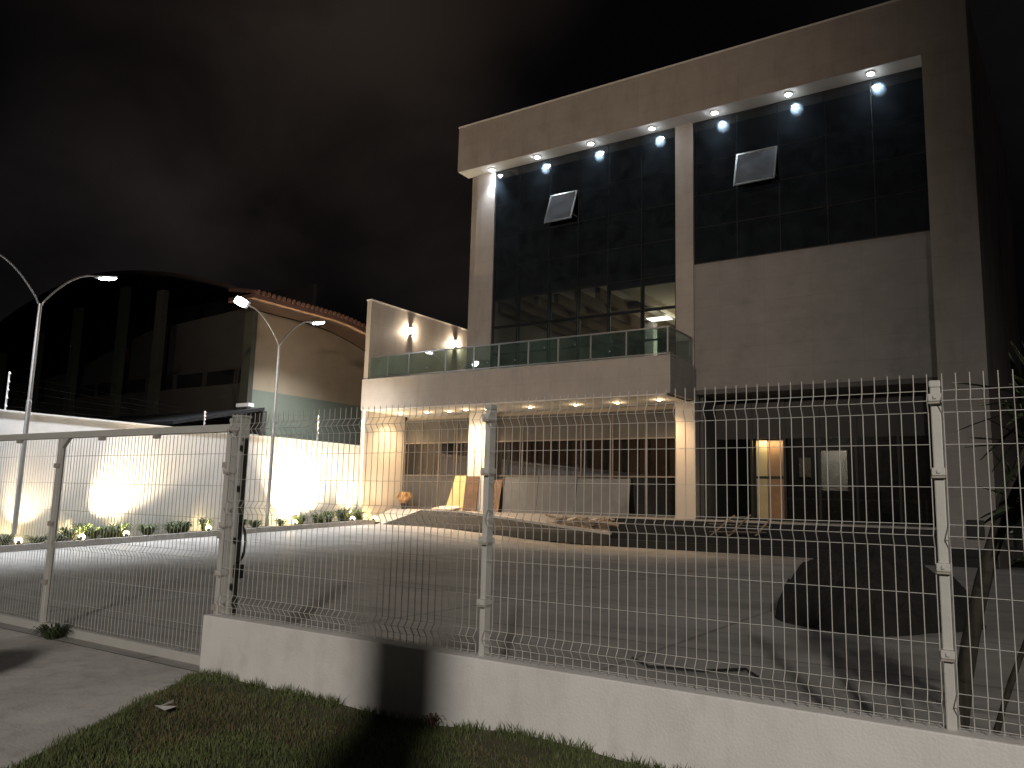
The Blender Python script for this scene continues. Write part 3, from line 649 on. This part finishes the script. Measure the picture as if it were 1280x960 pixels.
# ---- second floor room, lit; third floor dark
MB().box(-18.6, -2.4, YG+.12, 38, 5.60, 5.86).build('floor_slab', M['inner_floor'], bld)
MB().box(-18.6, -10.0, YG+.30, 37.9, 9.35, 9.55).build('room_ceiling', M['inner_ceiling'], bld)
mb = MB()
for x in (-18.0, -17.1, -16.2, -15.3, -14.4, -13.5): mb.box(x-.10, x+.10, YG+.8, 37.8, 8.95, 9.348)
for y in (28.5, 34.5): mb.box(-18.5, -12.4, y-.12, y+.12, 9.05, 9.347)
mb.build('ceiling_beam', M['inner_beam'], bld)
mb = MB()
for x in XA: mb.box(x-.055, x+.055, YG+.092, YG+.16, 5.96, 9.2)
xe = [-17.70]+XA+[-10.09]
for a, b in zip(xe[:-1], xe[1:]): mb.box(a+.056, b-.056, YG+.094, YG+.158, 8.05, 8.13)
mb.build('inner_mullion', M['dark_metal'], bld)
MB().box(-12.45, -12.30, YG+.32, 37, 9.0, 9.346).build('drop_beam', M['inner_wall'], bld)
MB().box(-17.71, -11.40, YG+.11, YG+.20, 9.22, 9.60).build('floor_edge_panel', M['hall_black'], bld)
MB().box(-12.6, -10.08, YG+.11, YG+.20, 8.98, 9.6).build('floor_edge_panel', M['hall_black'], bld)
MB().box(-18.6, -10.0, 37.0, 37.1, 5.87, 9.345).build('room_wall', M['inner_wall'], bld)
MB().box(-10.05, -9.9, YG+.5, 37.0, 5.87, 9.345).build('room_wall', M['inner_wall'], bld)
MB().box(-13.6, -13.2, 30.4, 30.8, 5.87, 8.94).build('room_column', M['white_paint'], bld)
MB().box(-13.7, -13.3, 30.5, 30.6, 5.87, 8.1).build('red_cabinet', M['red'], bld)
mb = MB()
for k in range(3): mb.box(-11.3+k*.25, -11.2+k*.25, 28.1, 28.7, 9.335, 9.3495)
mb.build('ceiling_vent', M['inner_beam'], bld)
for (x, y, ww) in ((-12.76, 30.0, .9),):
    MB().box(x-ww/2, x+ww/2, y-.3, y+.3, 8.90, 8.94).build('ceiling_panel', M['panel_glow'], bld)
add_light('room_lamp', 'AREA', (-11.3, 30.5, 9.2), 170, (1, .93, .74), bld, (-11.3, 30.5, 0), shape=(1.5, 3))
add_light('room_lamp', 'AREA', (-11.5, 31.5, 6.9), 60, (1, .90, .68), bld, (-14.0, 31.0, 9.5), shape=(1.0, 2.0))
MB().box(-18.6, -1.6, 31.0, 31.1, 9.56, 15.5).build('room_wall', M['void_dark'], bld)
MB().box(-9.9, -1.6, YG+.3, 31, 9.3, 9.42).build('floor_slab', M['void_dark'], bld)
MB().box(-18.6, -10.0, YG+.3, 31, 9.552, 9.60).build('floor_slab', M['void_dark'], bld)

# ---- cool spotlights under the upper soffit
SPX = [-17.72, -15.52, -13.2, -10.79, -8.52, -6.10, -3.66]
sl = ['washing the top of the left pillar', 'second from the left pillar', 'third from the left pillar', 'just left of the middle pillar', 'just right of the middle pillar', 'between the tilted right sash and the end one', 'nearest the right leg of the frame']
for i, x in enumerate(SPX):
    y = YQ+.30 if i else YQ+.42; z = 14.515
    t = thing('soffit_spotlight', f'cool spotlight under the upper soffit, {sl[i]}', 'spotlight', (x, y, z), 'cool spotlights under the upper soffit')
    mb = MB(); mb.lathe((x, y, z-.05), [(.112, .049), (.116, .03), (.108, 0)], 16); mb.build('ring', M['white_paint'], t)
    mb = MB(); mb.lathe((x, y, z-.066), [(.085, 0), (.10, .012)], 16); mb.build('lens', M['led_cool'], t)
    add_light('spot_beam', 'SPOT', (x, y+.02, z-.10), 55 if i else 420, (.80, .90, 1), t, (x, y+.17 if i else y+.3, z-2), 88, 1.0, .06)
    if i: add_light('spot_hot', 'SPOT', (x, y, z-.10), 1500, (.86, .94, 1), t, (x+.13, YG, z-.36), 46, 1.0, .03)
    add_light('spot_spill', 'POINT', (x, y, z-.12), 2.2, (.85, .93, 1), t, radius=.06)
# ---- warm downlights under the balcony
GX = [(-21.6, 24.4), (-20.2, 24.4), (-19.1, 24.4), (-17.3, 24.4), (-15.4, 24.4), (-13.5, 24.4), (-11.9, 24.4), (-18.15, 24.2), (-10.3, 24.2)]
for i, (x, y) in enumerate(GX):
    z = 4.775
    lb = ('in front of the bright column', 'in front of the plaster column')[i-7] if i >= 7 else names[i] + ' from the left in its row'
    t = thing('balcony_downlight', f'round warm downlight under the balcony soffit, {lb}', 'downlight', (x, y, z), 'warm downlights under the balcony')
    mb = MB(); mb.lathe((x, y, z-.02), [(.09, .0195), (.095, 0)], 16); mb.build('ring', M['white_paint'], t)
    mb = MB(); mb.lathe((x, y, z-.038), [(.05, 0), (.07, .010), (.078, .018)], 16); mb.build('lens', M['led_warm'], t)
    pw = {7: 800, 2: 130, 0: 420, 1: 130, 8: 300}.get(i, 62)
    add_light('downlight_beam', 'SPOT', (x, y, z-.06), pw, (1, .68, .38), t, (x, y+.35, 0), 130, .9, .05)
    add_light('downlight_spill', 'POINT', (x, y, z-.16), 6.5, (1, .72, .42), t, radius=.05)

# ---- terrace, steps, ramp
mb = MB(); mb.box(-22.3, -1.08, 24.9, YR+.02, -.2, FL-.002); structure('terrace', mb, M['terrace'])
mb = MB()
for k in range(3): mb.box(-12.3, -1.08, 24.0+.3*k, 24.899, (FL*k/4 if k else -.1)+.001*k, FL*(k+1)/4)
mb.box(-12.3, -1.08, 24.87, 24.899, FL*.75+.002, FL-.05)
structure('steps', mb, M['riser'])
structure('terrace_edge', MB().box(-12.3, 4, 24.86, 24.899, FL-.049, FL+.003), M['terrace'])
mb = MB(); mb.prism([(-18.2, 24.25, FL), (-12.35, 24.25, .44), (-12.35, 24.25, -.2), (-18.2, 24.25, -.2)], (0, .645, 0)); mb.box(-20.2, -18.201, 24.25, 24.895, -.2, FL-.001); mb.add([(-22.28, 23.2, .37), (-21.2, 23.2, .33), (-20.2, 24.24, FL-.01), (-20.2, 24.89, FL-.005), (-22.28, 24.89, FL-.005)], [(0, 1, 2, 3, 4)])
structure('ramp', mb, M['terrace'])
mb = MB(); mb.prism([(-18.2, 24.1, FL+.03), (-12.0, 24.1, .46), (-12.0, 24.1, .36), (-18.2, 24.1, FL-.07)], (0, .148, 0)); structure('ramp_kerb', mb, M['terrace'])
mb = MB()
mb.add([(-21.3, 23.3, ground_z(-21.3, 23.3)+.01), (-20.15, 24.23, FL-.02), (-18.1, 24.095, FL-.06), (-12.0, 24.095, .36), (-12.0, 23.9, .01), (-15.2, 23.5, ground_z(-15.2, 23.5)+.01), (-18.2, 23.2, ground_z(-18.2, 23.2)+.01)], [(0, 6, 2, 1), (6, 5, 3, 2), (5, 4, 3)])
structure('planted_bank', mb, M['bank'])

# ---- things lying on the terrace
def leaning_board(name, lb, x0, x1, yb, yt, z1, m, z0=FL, th=.02, skew=0):
    mb = MB(); n = Vector((0, z1-z0, -(yt-yb))).normalized()
    mb.prism([(x0, yb, z0), (x1, yb, z0), (x1+skew, yt, z1), (x0+skew, yt, z1)], -n*th)
    return tag(mb.build(name, m, loc=(x0, yb, z0)), lb, 'board')
leaning_board('plywood_sheet', 'yellow plywood sheet leaning against the window beside the bright column', -19.55, -18.72, 24.95, 25.4, 2.30, M['plywood'], skew=.12)
leaning_board('wood_panel', 'dark brown wood panel leaning right of the yellow plywood sheet', -18.68, -18.05, 24.93, 25.02, 2.28, M['brown_board'], skew=.05)
leaning_board('wood_panel', 'dark brown wood panel leaning right of the bright column', -17.75, -17.15, 25.1, 25.42, 2.16, M['brown_board'], skew=-.05)
mb = MB(); mb.prism([(-20.05, 24.70, FL+.03), (-19.0, 24.70, FL+.03), (-18.75, 24.98, FL+.14), (-19.75, 24.98, FL+.14)], (0, 0, .03)); tag(mb.build('pale_sheet', M['pale_board'], loc=(-19.5, 24.8, FL)), 'pale sheet lying on the terrace at the foot of the plywood', 'board')
for i, (a, b, z) in enumerate(((-17.1, -15.62, 2.27), (-15.60, -14.0, 2.30), (-13.97, -11.9, 2.24))):
    leaning_board('protective_sheet', ('pale grey protective sheet under the window, leftmost of three', 'grey protective sheet under the window, middle one of three', 'bluish grey protective sheet under the window, rightmost of three')[i], a, b, 25.28, 25.47, z, M['grey_sheet'], th=.015)
pot = thing('potted_plant', 'round dry plant in a dark pot on the terrace by the left window', 'potted plant', (-21.7, 25.0, FL))
mb = MB(); mb.lathe((-21.7, 25.0, FL), [(.11, 0), (.15, .20), (.16, .22)], 14); mb.build('pot', M['black_plastic'], pot)
tf = tuft('foliage', None, None, (-21.7, 25.0, FL+.2), 260, .55, .32, M['orange_leaf'], .018, .9, 55); tf.parent = pot; tf.location = (0, 0, .2)
# debris heap on the ramp: splintered boards, each a thing
g = random.Random(5); heap = MB()
for i in range(46):
    c = Vector((g.uniform(-14.2, -12.2), g.uniform(24.3, 24.75), .56+g.uniform(0, .28))); a = g.uniform(-.5, .5); L = g.uniform(.15, .6)
    heap.obox(c, Vector((math.cos(a), math.sin(a)*.5, g.uniform(-.25, .25)))*L, Vector((0, .03, .02)), Vector((0, -.01, .02)))
tag(heap.build('scrap_heap', [M['timber']], loc=(-13.2, 24.5, .5)), 'low heap of splintered scrap timber at the lower end of the ramp', 'scrap')
for i in range(5):
    s = MB(); x = -14.0+i*.4; s.obox((x, 24.35+.05*i, .82), Vector((.16, .02, .05)), Vector((-.02, .10, 0)), Vector((0, 0, .035))); tag(s.build('rubble_sack', M['pale_board'] if i % 2 else M['timber'], loc=(x, 24.4, .8), bevel=.03), f'{"pale" if i % 2 else "brown"} crumpled sack on the scrap heap, {names[i]} from the left', 'sack', 'sacks on the scrap heap')
pal = thing('broken_pallet', 'broken timber pallet lying on the steps left of the wooden door', 'pallet', (-7.9, 24.2, .5))
for a, b in (((-8.6, 24.05, .62), (-6.9, 24.15, .66)), ((-8.7, 24.3, .85), (-6.8, 24.3, .82)), ((-8.55, 24.0, .50), (-8.0, 24.6, 1.12)), ((-8.0, 24.0, .50), (-7.5, 24.6, 1.15)), ((-7.2, 24.05, .55), (-6.85, 24.5, 1.08)), ((-8.3, 24.1, 1.05), (-7.5, 24.5, 1.1))):
    MB().beam(a, b, .09, .022).build('slat', M['timber'], pal)
tag(MB().box(-1.75, -1.35, 24.3, 24.6, .712, 1.2).build('crate', M['black_plastic'], loc=(-1.55, 24.45, .7), bevel=.02), 'small black crate on the steps in front of the right frame leg', 'crate')

# ---- heap of dark soil on the courtyard
def heap_mesh(cx, cy, rx, ry, h, seed):
    g = np.random.default_rng(seed); n = 70; mb = MB(); vs = []; fs = []
    ph = g.uniform(0, 6.28, 12)
    def f(x, y):
        r = math.hypot(x, y); a = math.atan2(y, x); e = 1 + .07*math.sin(3*a+ph[0]) + .05*math.sin(5*a+ph[1])
        t = max(0, 1-(r/e)); z = max(0, 1-(r/e)**2.3)**.72
        return h*z*(1+.12*math.sin(x*5+ph[2])*math.sin(y*6+ph[3])) + (.035*math.sin(x*19+ph[4])*math.sin(y*23+ph[5]) + .05*math.sin(x*9+y*7+ph[6])*math.sin(y*11-x*4+ph[7]) + g.normal(0, .020) if t > .02 else -.03)
    for j in range(n+1):
        for i in range(n+1):
            x, y = -1.1+2.2*i/n, -1.1+2.2*j/n; vs.append((cx+x*rx, cy+y*ry, f(x, y)))
    for j in range(n):
        for i in range(n): a = j*(n+1)+i; fs.append((a, a+1, a+n+2, a+n+1))
    return mb.add(vs, fs)
tag(heap_mesh(-1.98, 11.5, 1.18, 1.5, .88, 3).build('soil_heap', M['mound'], loc=(-1.85, 11.5, 0)), 'large heap of dark topsoil on the courtyard behind the fence', 'soil heap')
tag(MB().tube([(-3.2, 6.9, .012), (-2.9, 6.6, .02), (-2.5, 6.75, .012), (-2.2, 7.0, .03), (-2.05, 6.85, .012)], .012, 5).build('cable', M['black_plastic'], loc=(-2.5, 6.8, 0)), 'dark loose cable lying on the courtyard behind the low wall', 'cable')

# ---- leaning palm-like plant behind the right fence post
palm = thing('palm', 'leaning dark stemmed palm with strap leaves behind the right fence post', 'palm', (-.42, 4.62, 0))
def stem(pts, r0, r1, name='trunk'):
    n = len(pts); MB().tube(pts, [r0+(r1-r0)*i/(n-1) + (.003 if i % 2 else 0) for i in range(n)], 8).build(name, M['bark'], palm, smooth=True)
def bez(a, b, c, n=14): return [(Vector(a)*(1-t)**2 + Vector(b)*2*t*(1-t) + Vector(c)*t*t) for t in np.linspace(0, 1, n)]
stem(bez((-.44, 4.62, -.02), (-.40, 4.62, 1.0), (.05, 4.64, 1.92)), .042, .028)
stem(bez((-.34, 4.66, -.02), (-.20, 4.66, .8), (.26, 4.68, 1.5)), .014, .010)
def frond(base, d, L, wd, seed):
    g = random.Random(seed); mb = MB(); d = Vector(d).normalized(); p = Vector(base); s = d.cross(Vector((0, 0, 1))).normalized(); pr = None; vs = []
    for k in range(9):
        t = k/8; wk = wd*math.sin(math.pi*min(1, .12+t*.88))**.8
        vs += [p - s*wk, p + Vector((0, 0, -.006)), p + s*wk]; d = (d + Vector((0, 0, -.085*L))).normalized(); p = p + d*L/8
    fs = []
    for k in range(8): a = k*3; fs += [(a, a+1, a+4, a+3), (a+1, a+2, a+5, a+4)]
    mb.add(vs, fs); return mb
gp_ = random.Random(9); cr_ = MB()
for (b, n, L) in (((.05, 4.64, 1.92), 46, .8), ((-.02, 4.64, 1.72), 26, .62), ((-.09, 4.64, 1.45), 22, .5), ((.04, 4.70, 1.2), 20, .5), ((.26, 4.68, 1.5), 30, .7)):
    for k in range(n):
        a = 2*math.pi*k/n + gp_.uniform(-.2, .2); el = gp_.uniform(-.9, 1.3)
        d = Vector((math.cos(a)*math.cos(el), math.sin(a)*math.cos(el), math.sin(el)))
        f_ = frond(b, d, L*gp_.uniform(.7, 1.15)*(.55 if d.x < -.15 else 1), .024, k); cr_.add(f_.v, f_.f)
cr_.build('crown', M['leaf_dark'], palm)

# ------------------------------------------------------------------ neighbouring hall behind the wall
HX = -26*K; HY = 20.5*K
hall = thing('neighbour_hall', 'dark vaulted hall beyond the white wall with pillars and a lit beige side wall', 'building', (-36, HY, 0))
zt, ze = LZ(8.68), LZ(9.0)
# side wall: lower green, upper beige, eave drooping at the far end
MB().box(HX-.3, HX, HY, 34, -.6, LZ(5.5)).build('side_wall', M['hall_green'], hall)
def eave(y): 
    t = max(0, (y-HY-2.5)/5.0); return -1.1*t**1.7
ys = np.linspace(HY, 29, 18)
mb = MB(); mb.prism([(HX, HY, LZ(5.5)+.001), (HX, 29, LZ(5.5)+.001)] + [(HX, y, zt+eave(y)) for y in ys[::-1]], (-.3, 0, 0)); mb.build('side_wall', M['hall_beige'], hall)
MB().box(HX-.42, HX+.05, HY-.22, HY-.001, -.6, zt-.05).build('corner_pillar', M['hall_pillar'], hall)
# vaulted roof: an arch across X, overhanging the side wall
def arch(x):   # height of the vault above x
    u = (x - (-36.5))/( (HX+1.0) - (-36.5)); u2 = (x-(-36.5))/(-36.5+52)
    return LZ(11.55) - (2.45*abs(u)**1.8 if x > -36.5 else 4.4*abs(u2)**1.7)
xs_ = np.linspace(HX+1.0, -55, 46)
def roof_strip(y0, y1, dz, th, m, name, zoff, xs_=xs_):
    mb = MB(); vs = []; fs = []
    yl = np.linspace(y0, y1, 14)
    for y in yl:
        for x in xs_:
            z = arch(x) + eave(y)*max(0, 1-abs(x-(HX+1))/4) + zoff; vs += [(x, y, z), (x, y, z+th)]
    nx = len(xs_)
    for j in range(len(yl)-1):
        for i in range(nx-1):
            a = (j*nx+i)*2; b = a+2; c = a+2*nx; d = c+2
            fs += [(a, c, d, b), (a+1, b+1, d+1, c+1)]
    for i in range(nx-1):
        a = i*2; fs.append((a, a+2, a+3, a+1)); a = ((len(yl)-1)*nx+i)*2; fs.append((a, a+1, a+3, a+2))
    for j in range(len(yl)-1):
        a = (j*nx)*2; c = a+2*nx; fs.append((a, a+1, c+1, c)); a = (j*nx+nx-1)*2; c = a+2*nx; fs.append((a, c, c+1, a+1))
    mb.add(vs, fs); return mb.build(name, m, hall)
xa_ = np.linspace(HX-.02, -55, 46)
roof_strip(HY-.6, 29, 0, .05, M['hall_black'], 'roof_underside', -.12, xa_)  # blackened underside: its lack of light is put into the colour
roof_strip(HY-.65, 29.05, 0, .14, M['roof_dark'], 'roof', -.068, xa_)
# wide boarded eave over the side wall with a row of barrel tiles on its edge
EX = HX + 1.55; ey = np.linspace(HY-1.35, 29, 26)
def eave_strip(x0, x1, z0, z1, name, m):
    mb = MB(); vs = []; n_ = len(ey)
    for y in ey:
        e = eave(y); vs += [(x0, y, zt+z0+e), (x1, y, zt+z0+e), (x1, y, zt+z1+e), (x0, y, zt+z1+e)]
    fs = [(0, 3, 2, 1), tuple(4*(n_-1)+k for k in range(4))]
    for q in range(n_-1):
        for k in range(4): fs.append((q*4+k, q*4+(k+1) % 4, q*4+4+(k+1) % 4, q*4+4+k))
    mb.add(vs, fs); return mb.build(name, m, hall)
eave_strip(HX+.002, EX-.06, .03, .07, 'eave_boarding', M['hall_soffit'])
eave_strip(EX-.058, EX+.03, .015, .071, 'eave_fascia', M['roof_tile'])
eave_strip(HX+.01, EX+.03, .072, .20, 'eave_slab', M['roof_tile'])
mb = MB()
for y in np.linspace(HY-1.3, 28.9, 46):
    e = eave(y); mb.tube([(EX+.10, y, zt+.24+e), (EX-.6, y, zt+.36+e), (HX, y, zt+.52+e)], .085, 6)
mb.build('roof_tiles', M['roof_tile'], hall)
# front: parapet, window band, stepped inner wall, pillars
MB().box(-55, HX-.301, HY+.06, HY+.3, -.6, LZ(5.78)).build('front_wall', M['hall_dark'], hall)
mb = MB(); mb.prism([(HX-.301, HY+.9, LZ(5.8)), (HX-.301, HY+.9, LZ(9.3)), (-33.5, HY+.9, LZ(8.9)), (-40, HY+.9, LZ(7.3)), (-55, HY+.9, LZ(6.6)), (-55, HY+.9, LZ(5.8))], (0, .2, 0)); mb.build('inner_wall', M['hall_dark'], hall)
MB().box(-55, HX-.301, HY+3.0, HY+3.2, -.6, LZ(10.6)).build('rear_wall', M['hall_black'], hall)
for i in range(7):
    x = HX-1.0-i*2.05
    f = MB(); f.box(x-.95, x+.95, HY+.80, HY+.898, LZ(5.9), LZ(6.65)); wo = f.build('window', M['hall_dark'], hall); MB().box(x-.87, x+.87, HY+.785, HY+.799, LZ(5.97), LZ(6.58)).build('pane', M['hall_black'], wo)
for x, z in ((-32.5, 10.3), (-35.5, 10.85), (-39.5, 10.3), (-43.1, 9.4), (-46.9, 8.6)):
    x *= K; MB().box(x-.24, x+.24, HY-.2, HY+.055, -.6, min(LZ(z), arch(x)-.14)).build('pillar', M['hall_pillar'], hall)
MB().box(-35.5, -34.9, HY+.88, HY+.899, LZ(7.6), LZ(8.2)).build('sign_plate', M['red'], hall)
# lean-to shed between the hall and the wall
shed = thing('lean_to_shed', 'dark lean to shed roof with a pale beam end between wall and hall', 'shed', (-28, 17, 0))
mb = MB(); mb.prism([(-23.3, 15.4, LZ(3.75)), (-23.3, 19.0, LZ(4.62)), (-23.3, 19.0, LZ(4.50)), (-23.3, 15.4, LZ(3.63))], (-22, 0, 0)); mb.build('roof', M['hall_black'], shed)
MB().box(-24.6, -23.9, 18.75, 19.0, LZ(4.66), LZ(4.80)).build('beam', M['white_paint'], shed)
MB().box(-23.6, -23.4, 15.6, 18.9, -.6, LZ(3.6)).build('wall', M['hall_green'], shed)
MB().box(-45, -23.4, 19.0, 19.2, -.6, LZ(4.5)).build('wall', M['hall_dark'], shed)
